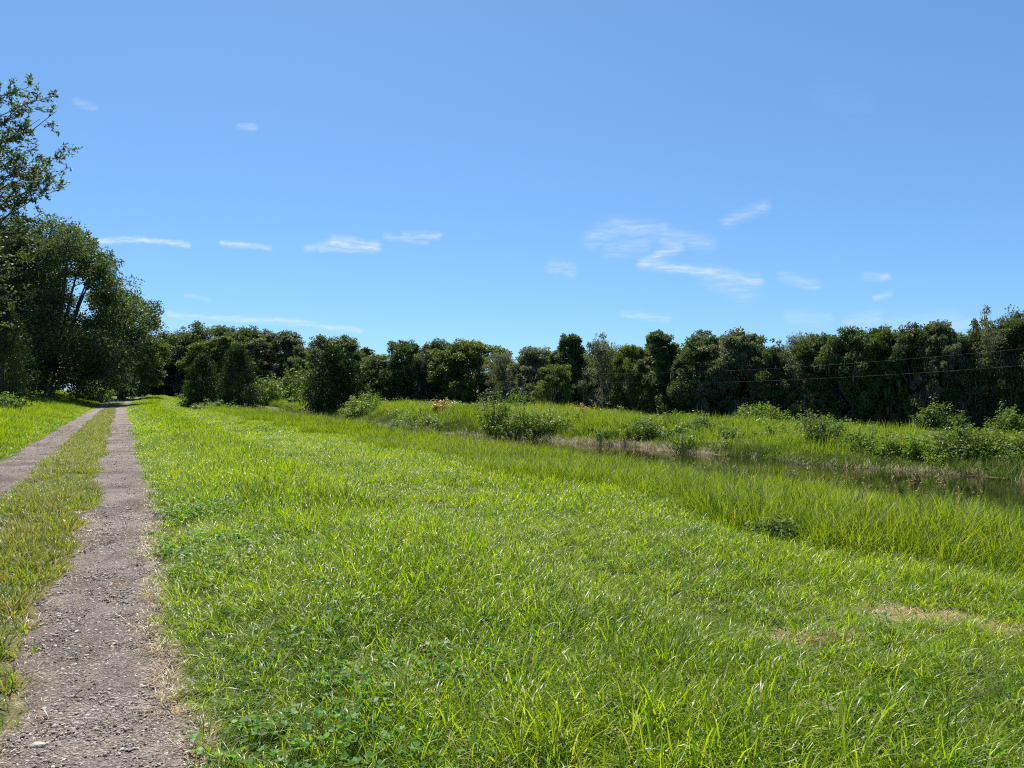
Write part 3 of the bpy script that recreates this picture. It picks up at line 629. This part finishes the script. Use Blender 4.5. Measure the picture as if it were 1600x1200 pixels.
def oak_meshes(seed, mat, H=10.0, Rr=4.5, low=0.0, lobes=13, sub=27, per=92, leaf=0.235, moss=0.0, sparse=1.0, trunk_r=0.28, flat=1.0, twigs=True, lump=False):
    """broad crown: lobes of leaf clumps hung on limbs"""
    r = np.random.default_rng(seed); w = Geo(); g = Geo(); ms = Geo()
    fork = np.array([r.normal(0, .2), r.normal(0, .2), H*0.17])
    w.tube(bent(np.array([0, 0, -0.4]), fork, r, 0.06, 5), np.linspace(trunk_r*1.35, trunk_r*0.85, 5), 8)
    C = []
    for i in range(lobes):
        f = (i+0.5)/lobes
        z = H*(low+0.06+(0.84-low)*f**0.9)
        prof = math.sqrt(max(0.05, 1-((f-0.38)/0.68)**2))
        a = i*2.399+r.normal(0, .35); q = Rr*prof*(r.uniform(0.55, 0.98) if lump else r.uniform(0.4, 0.86))
        C.append((np.array([q*math.cos(a), q*math.sin(a), z]), Rr*(r.uniform(0.2, 0.4) if lump else r.uniform(0.28, 0.5))*(0.75+0.25*prof)))
    C.append((np.array([r.normal(0, .3), r.normal(0, .3), H*0.86]), Rr*0.36))
    for c, lr in C:
        mid = fork+(c-fork)*0.5+np.array([0, 0, -0.06*H])
        P = np.concatenate([bent(fork, mid, r, .12, 4), bent(mid, c, r, .12, 4)[1:]])
        w.tube(P, np.linspace(trunk_r*0.5, trunk_r*0.12, len(P)), 5)
        ns = max(4, int(sub*sparse*(lr/(Rr*.42))**1.5))
        d = r.normal(0, 1, (ns, 3)); d[:, 2] = d[:, 2]*0.9+0.15; d /= np.linalg.norm(d, axis=1, keepdims=True)
        ctr = c+d*(lr*r.uniform(0.45, 1.08, ns))[:, None]*np.array([1, 1, 0.85*flat])
        ctr[:, 2] = np.maximum(ctr[:, 2], 0.25)
        if twigs:
            for q in ctr[::2]: w.tube(bent(c, q, r, .08, 3), [trunk_r*.10, trunk_r*.07, trunk_r*.035], 3)
        for q in ctr:
            cr = lr*r.uniform(0.16, 0.46); m = int(per*r.uniform(0.7, 1.2)*(cr/(lr*.31))**1.6)
            e = r.normal(0, 1, (m, 3)); e /= np.linalg.norm(e, axis=1, keepdims=True)
            pos = q+e*(cr*r.random(m)**0.45)[:, None]*np.array([1.1, 1.1, 0.75])
            pos[:, 2] = np.maximum(pos[:, 2], 0.05)
            nr = e*0.6+np.array([0, 0, 0.25])+r.normal(0, .8, (m, 3)); up = e+r.normal(0, .8, (m, 3))
            leaves(g, pos, nr, up, leaf*r.uniform(.65, 1.35, m), 0.6, np.clip(r.random()*0.75+r.random(m)*0.3, 0, 1), r)
        if moss > 0:
            for q in ctr[: max(1, int(len(ctr)*moss))]:
                m = 14; b = q+r.normal(0, lr*.16, (m, 3)); ln = r.uniform(.35, 1.3, m)
                b[:, 2] = np.maximum(b[:, 2], ln+0.3)
                leaves(ms, b, r.normal(0, 1, (m, 3))*[1, 1, .05], np.tile([0., 0, -1], (m, 1))+r.normal(0, .06, (m, 3)), ln, 0.10, None, r)
    return w.mesh('trunk', M['bark'], True), g.mesh('crown', mat), (ms.mesh('hanging_moss', M['moss']) if ms.n else None)

def cedar_meshes(seed, H=6.0, Rr=2.6, n=190, per=46, blunt=0.75, mat=None):
    r = np.random.default_rng(seed); w = Geo(); g = Geo()
    w.tube(bent(np.array([0, 0, -.4]), np.array([0, 0, H*.93]), r, .04, 6), np.linspace(.17, .02, 6), 6)
    for i in range(n):
        f = r.random()**1.15; a = r.uniform(0, 6.283)
        lob = 1+0.16*math.sin(a*3+seed)+0.12*math.sin(a*5+seed*2+f*6)
        Rz = Rr*lob*(max(0.02, 1-f**blunt)**0.62)*(0.88+0.12*min(1, f*6))
        q = Rz*r.uniform(0.45, 1.02)
        c = np.array([q*math.cos(a), q*math.sin(a), 0.12+f*H*0.97])
        if i % 3 == 0: w.tube(bent(np.array([0, 0, c[2]*.85]), c, r, .03, 3), [.03, .02, .008], 3)
        m = int(per*r.uniform(.6, 1.3)); cr = 0.20*Rr*r.uniform(.6, 1.25)
        e = r.normal(0, 1, (m, 3)); e /= np.linalg.norm(e, axis=1, keepdims=True)
        pos = c+e*(cr*r.random(m)**.5)[:, None]*[1, 1, 1.35]; pos[:, 2] = np.maximum(pos[:, 2], .03)
        out = np.array([math.cos(a), math.sin(a), 0])
        up = np.array([0, 0, .85])+out*.55+r.normal(0, .45, (m, 3)); nr = out+r.normal(0, .7, (m, 3))
        leaves(g, pos, nr, up, Rr*.075*r.uniform(.7, 1.5, m), .42, np.clip(r.random()*.5+r.random(m)*.5, 0, 1), r)
    return w.mesh('trunk', M['bark'], True), g.mesh('crown', mat or M['cedar'])

def bush_meshes(seed, mat, H=2.0, Rr=1.2, shoots=34, per=105, leaf=0.10, stem=1.0, upright=0.5, dome=False):
    """shoots rising from the ground with leaves along them"""
    r = np.random.default_rng(seed); w = Geo(); g = Geo()
    for i in range(shoots):
        a = r.uniform(0, 6.283); q = Rr*math.sqrt(r.random()); o = np.array([math.cos(a), math.sin(a), 0])
        if dome: hh = H*math.sqrt(max(.08, 1-(q/Rr)**2))*r.uniform(.8, 1.08)
        else: hh = H*(1-(0.75-upright*.5)*(q/Rr)**1.5)*r.uniform(.55, 1.12)
        b = o*q*(.35 if not dome else .55)+np.array([0, 0, -.05]); tip = o*q*r.uniform(.9, 1.15)+np.array([r.normal(0, .08), r.normal(0, .08), hh])
        P = bent(b, tip, r, .05*H*.4, 5); w.tube(P, stem*np.linspace(.014, .004, 5)*(0.6+.3*H), 3)
        m = int(per*r.uniform(.7, 1.3)); f = r.uniform(.06, 1.02, m); idx = np.clip((f*4), 0, 3.999).astype(int); fr = (f*4-idx)[:, None]
        e = r.normal(0, 1, (m, 3)); pos = P[idx]*(1-fr)+P[np.minimum(idx+1, 4)]*fr+e*(min(.07, .35*Rr)+.10*Rr*(1-f))[:, None]
        pos[:, 2] = np.maximum(pos[:, 2], .03)
        leaves(g, pos, e*.5+[0, 0, .8]+r.normal(0, .4, (m, 3)), e+o*.4+r.normal(0, .4, (m, 3)), 1.15*leaf*r.uniform(.6, 1.4, m), .55, np.clip(r.random()*.4+r.random(m)*.6, 0, 1), r)
    return w.mesh('stem', M['bark']), g.mesh('foliage', mat)

def thing(name, parts, x, y, label, cat, group=None, scale=(1, 1, 1), rz=0.0, sink=0.05):
    e = bpy.data.objects.new(name, None); col.objects.link(e); e.empty_display_size = 0.3
    e.location = (x, y, gz(x, y)-sink); e.rotation_euler = (0, 0, rz); e.scale = scale
    for nm, me in parts:
        if me is not None:
            q = link(nm, me, e)
            if nm == 'hanging_moss': q['kind'] = 'stuff'
    return tag(e, label, cat, group)

def tree_parts(m): return list(zip(('trunk', 'crown', 'hanging_moss'), m))
def bush_parts(m): return list(zip(('stem', 'foliage'), m))

# oak kinds shared by the tree line
OAK = [oak_meshes(300+i, M['oak'], moss=0.10, **(dict(lobes=13) if i % 2 else dict(lobes=24, sub=40, lump=True, per=80))) for i in range(6)]
GREY = [oak_meshes(320+i, M['oak_grey'], moss=0.2, lobes=24, sub=40, lump=True, per=80) for i in range(2)]
OLIVE = [oak_meshes(330+i, M['oak_olive'], moss=0.08, **(dict(lobes=13) if i else dict(lobes=24, sub=40, lump=True, per=80))) for i in range(2)]
THIN = [oak_meshes(340+i, M['oak_grey'], moss=0.2, lobes=12, sparse=0.75, per=58, low=0.06, leaf=0.21) for i in range(2)]
SPIRE = [oak_meshes(350, M['oak'], Rr=3.0, lobes=15, moss=0.05)]
KINDS = {'oak': OAK, 'grey': GREY, 'olive': OLIVE, 'thin': THIN, 'spire': SPIRE}
cnt = {k: 0 for k in KINDS}
def line_tree(px, top, wpx, D, kind, label, name='oak_tree', group='tree line beyond the canal'):
    x, y = at(px, D); g0 = gz(x, y); H = EYE+(612-top)*D/FPX-g0
    m = KINDS[kind][cnt[kind] % len(KINDS[kind])]; cnt[kind] += 1
    sz = H/9.75; sxy = ((1.3 if name == 'oak_tree' and kind not in ('spire', 'thin') else 1.15)*wpx*D/FPX)/(2*(3.1 if kind == 'spire' else 4.6))
    sxy = max(sxy, 0.45*sz)*rng.uniform(0.85, 1.2)
    thing(name, tree_parts(m), x, y, label, 'tree', group, (sxy, sxy, sz), rng.uniform(0, 6.283))

ROW = [
 (218, 548, 62, 128, 'oak', 'dark low oak at the end of the track, right behind the big left oaks'),
 (264, 522, 84, 134, 'grey', 'grey brown moss covered oak just right of where the track ends'),
 (303, 513, 80, 136, 'oak', 'round topped dark oak behind the left of the two near bank cedars'),
 (348, 528, 86, 118, 'olive', 'olive green oak standing directly behind the pair of near bank cedars'),
 (385, 512, 84, 130, 'oak', 'tall dark oak whose top shows right above the near bank cedar pair'),
 (430, 520, 84, 124, 'grey', 'greyish oak sloping down to the gap left of the lone canal cedar'),
 (466, 540, 60, 122, 'oak', 'lower dark oak in the dip left of the dome shaped oak'),
 (536, 527, 98, 108, 'oak', 'dome shaped open crowned oak rising behind the lone canal cedar'),
 (588, 556, 70, 102, 'olive', 'low olive oak in the dip right of the lone canal cedar'),
 (640, 530, 84, 99, 'oak', 'dark ragged topped oak, second right of the lone canal cedar'),
 (688, 533, 70, 98, 'grey', 'dark oak with twiggy top above the leftmost yellow clump'),
 (735, 533, 92, 95, 'olive', 'broad round olive topped oak above the tall bank bush'),
 (790, 551, 66, 87, 'thin', 'sparse topped oak falling to the deepest notch in the skyline'),
 (846, 545, 72, 82, 'grey', 'grey moss draped oak just right of the skyline notch'),
 (886, 521, 62, 79, 'spire', 'tall narrow dark tree behind the young cone shaped bank tree'),
 (944, 526, 84, 75, 'thin', 'pale thin crowned oak right of the utility pole'),
 (988, 541, 66, 72, 'olive', 'lower oak between the thin crowned oak and the dark spire tree'),
 (1036, 516, 66, 68, 'spire', 'darkest and tallest spire shaped tree in the middle of the tree line'),
 (1096, 520, 90, 65, 'oak', 'broad oak immediately right of the dark spire tree'),
 (1150, 519, 86, 62, 'grey', 'grey green oak above the round bush behind the bank, second from the spire tree'),
 (1200, 535, 74, 60, 'oak', 'dark oak above the round bush standing on the far bank'),
 (1246, 522, 76, 58, 'thin', 'see-through topped oak between the round bush and the forked bank shrub'),
 (1292, 523, 80, 57, 'oak', 'dark oak behind the forked bank shrub'),
 (1336, 511, 84, 55, 'oak', 'dark oak hung with brownish moss right of the forked bank shrub'),
 (1382, 513, 84, 54, 'olive', 'oak with olive crown, second right of the brownish moss oak'),
 (1430, 509, 88, 52, 'oak', 'oak with deep black shade at its foot above the canal bend'),
 (1476, 506, 84, 51, 'grey', 'grey green oak behind the rounded shrub at the tree foot'),
 (1518, 514, 74, 50, 'oak', 'lower dark oak left of the tallest moss hung tree at the right edge'),
 (1556, 485, 84, 49, 'thin', 'tallest moss hung thin crowned tree near the right edge'),
 (1604, 490, 84, 48, 'oak', 'tall dark oak cut by the right edge of the picture'),
]
for a in ROW: line_tree(*a)
for px, top, wpx, D, kind in [(1660, 485, 95, 47, 'oak'), (1730, 480, 100, 46, 'olive')]:
    line_tree(px, top, wpx, D, kind, ('dark' if kind == 'oak' else 'olive')+' oak just outside the right edge of the picture', group='oaks past the right edge')
# second row that closes the gaps
for i, px in enumerate(np.arange(-90, 1640, 58)):
    D = np.interp(px, [-90, 150, 460, 535, 780, 1040, 1600], [112, 150, 138, 122, 104, 80, 58])
    top = np.interp(px, [140, 200, 300, 470, 535, 600, 640, 740, 800, 880, 1040, 1200, 1330, 1480, 1600], [500, 556, 530, 556, 545, 566, 546, 548, 566, 546, 536, 548, 530, 524, 510])+rng.uniform(-3, 8)
    line_tree(px+rng.uniform(-8, 8), top+6, 98, D+rng.uniform(-2, 2), ['oak', 'grey', 'oak', 'olive'][i % 4], 'dark oak standing in the back row of the tree line, mostly hidden', group='back row of the tree line')

# big oaks left of the track
def big_oak(px, D, top, Rr, seed, label, mat='oak', **kw):
    x, y = at(px, D); H = (EYE+(612-top)*D/FPX-gz(x, y))/0.98
    m = oak_meshes(seed, M[mat], H=H, Rr=Rr, trunk_r=0.45, leaf=0.26, lump=True, **kw)
    thing('oak_tree', tree_parts(m), x, y, label, 'tree', 'big oaks left of the track')
big_oak(78, 84, 345, 9.2, 401, 'largest dark oak beside the track, its crown overhanging the wheel tracks', lobes=38, sub=78, per=64, low=0.06, moss=0.04)
big_oak(-40, 78, 352, 8.5, 402, 'big dark oak at the left edge, behind the overhanging near branches', lobes=32, sub=52, per=60, low=0.05, moss=0.04)
big_oak(190, 104, 455, 5.2, 403, 'smaller olive oak at the right foot of the largest oak', 'oak_olive', lobes=22, sub=40, per=62, low=0.03, moss=0.1)
big_oak(20, 92, 420, 6.5, 404, 'shaded oak filling the gap between the two biggest oaks', lobes=22, sub=40, per=60, low=0.03)

# near tree reaching in from the left edge
def near_tree():
    r = np.random.default_rng(77); w = Geo(); g = Geo()
    bx_, by_ = -23.4, 28.5; g0 = gz(bx_, by_); o = np.array([bx_, by_, g0-0.1])
    top = np.array([.3, 0, 13.2]); tr = bent(np.array([0, 0, -.2]), top, r, .18, 9); w.tube(tr, np.linspace(.30, .05, 9), 8)
    tips = []
    for px, py, D in [(42,135,28),(30,160,27.5),(72,150,28.5),(86,172,28),(60,185,27),(35,205,29),(97,230,27.5),(88,245,28.5),(60,225,29),(104,262,28),(103,290,27.6),(92,292,28.4),(70,268,29),(45,285,27),(38,315,28),(70,330,28.5),(60,345,27.6),(80,352,29),(30,370,28),(50,400,29),(25,240,28.5),(15,180,27),(12,330,27.5),(10,420,28.4),(22,300,29.5),(55,300,28.6),(20,140,28.8),(48,252,27.4),(8,268,28),(5,215,28.6),(14,385,29)]:
        x, y = at(px, D); tips.append(np.array([x, y, EYE+(612-py)*D/FPX])-o)
    for i in range(85):
        a = r.uniform(0, 6.28); z = r.uniform(3.6, 13.0); q = 5.0*math.sqrt(max(.1, 1-((z-7.5)/6.2)**2))*r.uniform(.35, 1); 
        tip = np.array([q*math.cos(a), q*math.sin(a), z])
        wx = tip+o
        if 800+wx[0]/wx[1]*FPX > 12: continue
        tips.append(tip)
    for tip in tips:
        h = np.clip(tip[2]-r.uniform(1.2, 3.0)-.18*np.hypot(tip[0], tip[1]), 1.8, 12.6); i = np.clip(h/13.2*8, 0, 7.99); k = int(i); st_ = tr[k]*(1-(i-k))+tr[k+1]*(i-k)
        P = bent(st_, tip, r, .16, 7); w.tube(P, np.linspace(.065, .008, 7), 4)
        for j in range(19):
            f = r.uniform(.45, 1.0); q = f*6; k = min(int(q), 5); b = P[k]*(1-(q-k))+P[k+1]*(q-k)
            d = (tip-st_)/np.linalg.norm(tip-st_)*.5+r.normal(0, .5, 3)+[0, 0, .15]; d /= np.linalg.norm(d); ln = r.uniform(.25, .75)
            e2 = b+d*ln; w.tube([b, (b+e2)/2+r.normal(0, .03, 3), e2], [.010, .007, .004], 3)
            m = 26; ff = r.uniform(.15, 1.05, m)[:, None]; pos = b+(e2-b)*ff+r.normal(0, .035, (m, 3))
            leaves(g, pos, r.normal(0, .6, (m, 3))+[0, 0, .7], d*.8+r.normal(0, .7, (m, 3)), r.uniform(.09, .17, m), .45, np.clip(r.random()*.4+r.random(m)*.6, 0, 1), r)
    e = thing('oak_tree', [('trunk', w.mesh('trunk', M['bark'], True)), ('crown', g.mesh('crown', M['oak']))], bx_, by_, 'near tree with loose leafy branches reaching into the sky from the left edge', 'tree', sink=0.1)
near_tree()

# cedars
def cedar(px, D, top, wpx, seed, label, mat=None, blunt=.75, group='cedars'):
    x, y = at(px, D); H = EYE+(612-top)*D/FPX-gz(x, y); Rr = wpx*D/FPX/2
    thing('cedar_tree', tree_parts(cedar_meshes(seed, H, Rr, int(170+30*H), 46, blunt, mat)), x, y, label, 'tree', group)
cedar(4, 52, 470, 92, 501, 'dark green cedar at the left edge in front of the big oaks', blunt=1.8)
cedar(317, 74, 556, 66, 502, 'left and lower of the two cedars on the near canal bank', None, 1.9)
cedar(373, 71, 543, 74, 503, 'right and taller of the two cedars on the near canal bank', None, 2.2)
cedar(522, 79, 550, 104, 504, 'lone broad dark cedar at the water edge across the canal', None, 1.7)
line_tree(862, 571, 60, 66, 'olive', 'young rounded olive tree behind the far bank by the utility pole', 'young_tree', 'young trees')

# bushes
G1 = 'bushes on the far bank'
def bush(px, D, top, wpx, seed, mat, label, name='bush', group=None, sink=0.08, **kw):
    x, y = at(px, D); H = EYE+(612-top+((12 if px > 1240 and D < 33 else 4) if group == G1 else 0))*D/FPX-gz(x, y); Rr = (1.55 if group == G1 else 1.35)*wpx*D/FPX/2
    thing(name, bush_parts(bush_meshes(seed, M[mat], max(H, .18), Rr, **kw)), x, y, label, 'bush', group, sink=sink)
G1 = 'bushes on the far bank'
bush(148, 90, 588, 44, 601, 'bush', 'round light green bush under the big oaks beside the track', dome=True, shoots=60, leaf=.16, group='bushes by the track')
bush(8, 44, 604, 46, 602, 'bush', 'pale weedy shrub at the left edge below the cedar', shoots=26, leaf=.10, group='bushes by the track')
bush(425, 97, 590, 62, 603, 'bush', 'vine covered light green mound between the two cedar groups', dome=True, shoots=90, leaf=.20, group=G1)
bush(464, 100, 572, 52, 604, 'bush_dark', 'rounded small tree left of the lone canal cedar', dome=True, shoots=80, leaf=.20, group=G1)
bush(480, 92, 600, 36, 629, 'bush', 'leafy green bush tucked against the left side of the lone cedar', dome=True, shoots=50, leaf=.18, group=G1)
bush(571, 68, 613, 52, 605, 'bush', 'bright rounded bush beside the water right of the lone cedar', dome=True, shoots=60, leaf=.13, group=G1)
bush(772, 45.2, 612, 42, 606, 'bush_dark', 'tall upright leafy bush at the water edge, highest on the far bank', shoots=40, leaf=.11, upright=.9, per=60, group=G1)
bush(822, 43.6, 638, 66, 607, 'bush_dark', 'low dark spreading bush right of the tall upright bush', dome=True, shoots=60, leaf=.09, group=G1)
bush(809, 58, 611, 26, 608, 'bush_dark', 'slim bluish green bush behind the low dark bush', shoots=24, leaf=.11, upright=.9, group=G1)
bush(838, 50, 630, 40, 609, 'bush', 'yellow green leafy bush between the low dark bush and the cone shaped tree', shoots=30, leaf=.10, group=G1)
bush(1012, 38, 653, 34, 610, 'bush_dark', 'small dark round bush above the pale reeds', dome=True, shoots=40, leaf=.08, group=G1)
bush(1058, 37.2, 662, 40, 611, 'bush', 'light leafy left half of the twin bushes above the pale reeds', shoots=34, leaf=.10, group=G1)
bush(1096, 37.5, 652, 44, 612, 'bush_dark', 'dark right half of the twin bushes above the pale reeds', dome=True, shoots=46, leaf=.08, group=G1)
bush(1190, 47, 631, 70, 613, 'bush', 'wide round bush against the dark trees behind the far bank', dome=True, shoots=90, leaf=.11, group=G1)
bush(1276, 31, 650, 50, 614, 'bush_dark', 'forked upright shrub with bare lower stems on the far bank', shoots=34, leaf=.08, upright=1.0, group=G1)
bush(1300, 46, 651, 52, 615, 'bush', 'low pale leafy bush just right behind the forked shrub', shoots=36, leaf=.10, group=G1)
bush(1368, 28.2, 672, 60, 616, 'bush', 'mixed leafy clump midway between the forked shrub and the right bushes', shoots=40, leaf=.08, group=G1)
bush(1335, 29.3, 676, 36, 617, 'bush_dark', 'small dark clump just right of the forked shrub', dome=True, shoots=36, leaf=.07, group=G1)
bush(1502, 26, 666, 66, 618, 'bush_dark', 'large dense dark green bush on the bank near the right edge', dome=True, shoots=80, leaf=.075, group=G1)
bush(1556, 25.2, 676, 60, 619, 'bush', 'light leaved bush with upright shoots right of the large dense bush', shoots=44, leaf=.085, upright=.8, group=G1)
bush(1440, 27.2, 682, 50, 620, 'bush', 'low weedy clump left of the large dense bush', shoots=36, leaf=.08, group=G1)
bush(1571, 42, 627, 40, 631, 'bush', 'small bright yellow green young tree at the right edge behind the bank', name='young_tree', group='young trees', shoots=46, leaf=.11, upright=.55)
bush(1470, 46, 622, 44, 621, 'bush_dark', 'rounded shrub at the foot of the trees above the right bushes', shoots=60, leaf=.13, upright=.4, group=G1)
bush(1600, 24.8, 684, 60, 622, 'bush_dark', 'dark bush on the bank cut by the right edge', shoots=44, leaf=.08, group=G1)
bush(330, 66, 622, 40, 623, 'bush', 'pale yellow green weeds at the foot of the left near bank cedar', shoots=30, leaf=.11, group='weeds on the near bank')
bush(368, 60, 632, 44, 624, 'bush', 'pale flowering weeds in front of the right near bank cedar', shoots=30, leaf=.10, group='weeds on the near bank')
bush(690, 56, 618, 24, 625, 'yellow', 'leftmost and single clump of yellow leaves on the far bank crest', shoots=20, leaf=.12, group='yellow clumps on the bank')
bush(905, 49, 628, 28, 626, 'yellow', 'brightest yellow clump at the foot of the utility pole', shoots=24, leaf=.10, group='yellow clumps on the bank')
bush(936, 49, 631, 26, 627, 'yellow', 'smaller yellow clump just right of the brightest one', shoots=18, leaf=.10, group='yellow clumps on the bank')
bush(650, 52, 634, 60, 628, 'bush', 'olive weeds low on the bank left of the tall upright bush', shoots=34, leaf=.10, group=G1)
bush(1211, 8.2, 806, 36, 630, 'bush_dark', 'dark leaf clump standing in for a shadowy hole at the mown strip edge', shoots=60, per=40, leaf=.04, stem=.25, dome=True, group=None, sink=.02)  # dark leaves put in for a shadowy hole in the grass

# ------------------------------------------------------------------ power line
def pole(x, y, H, label):
    e = bpy.data.objects.new('utility_pole', None); col.objects.link(e); g0 = gz(x, y); e.location = (x, y, g0); tag(e, label, 'utility pole', 'power line')
    g = Geo(); g.tube([[0, 0, -.5], [0, 0, H*.5], [0, 0, H]], [.085, .075, .062], 10); link('post', g.mesh('post', M['pole'], True), e)
    for z in (H-0.12, H-0.95):
        b = Geo(); b.tube([[.05, -.05, z-.05], [.05, -.05, z], [.05, -.05, z+.04], [.05, -.05, z+.09]], [.03, .045, .03, .04], 8); link('insulator', b.mesh('insulator', M['insul'], True), e)
    return g0
p1 = at(912, 74); p2 = (34.0, 30.0)
h1, h2 = 3.35, 4.35
g1 = gz(*p1); g2 = gz(*p2)
pole(*p1, 3.4-g1, 'thin dark utility pole standing in front of the tree line'); pole(*p2, 4.9-g2, 'utility pole past the right edge that carries the wires')
for dz, lab in ((0.0, 'upper bare wire crossing in front of the right trees'), (-0.83, 'lower bare wire crossing in front of the right trees')):
    f = np.linspace(0, 1, 26); a = np.array([p1[0]+.05, p1[1]-.05, 3.37+dz]); b = np.array([p2[0]+.05, p2[1]-.05, 4.82+dz*1.1])
    Pn = a*(1-f[:, None])+b*f[:, None]; Pn[:, 2] -= 0.75*4*f*(1-f)
    g = Geo(); g.tube(Pn, np.full(26, .003), 5); tag(link('power_wire', g.mesh('power_wire', M['wire'], True)), lab, 'wire', 'power line wires')
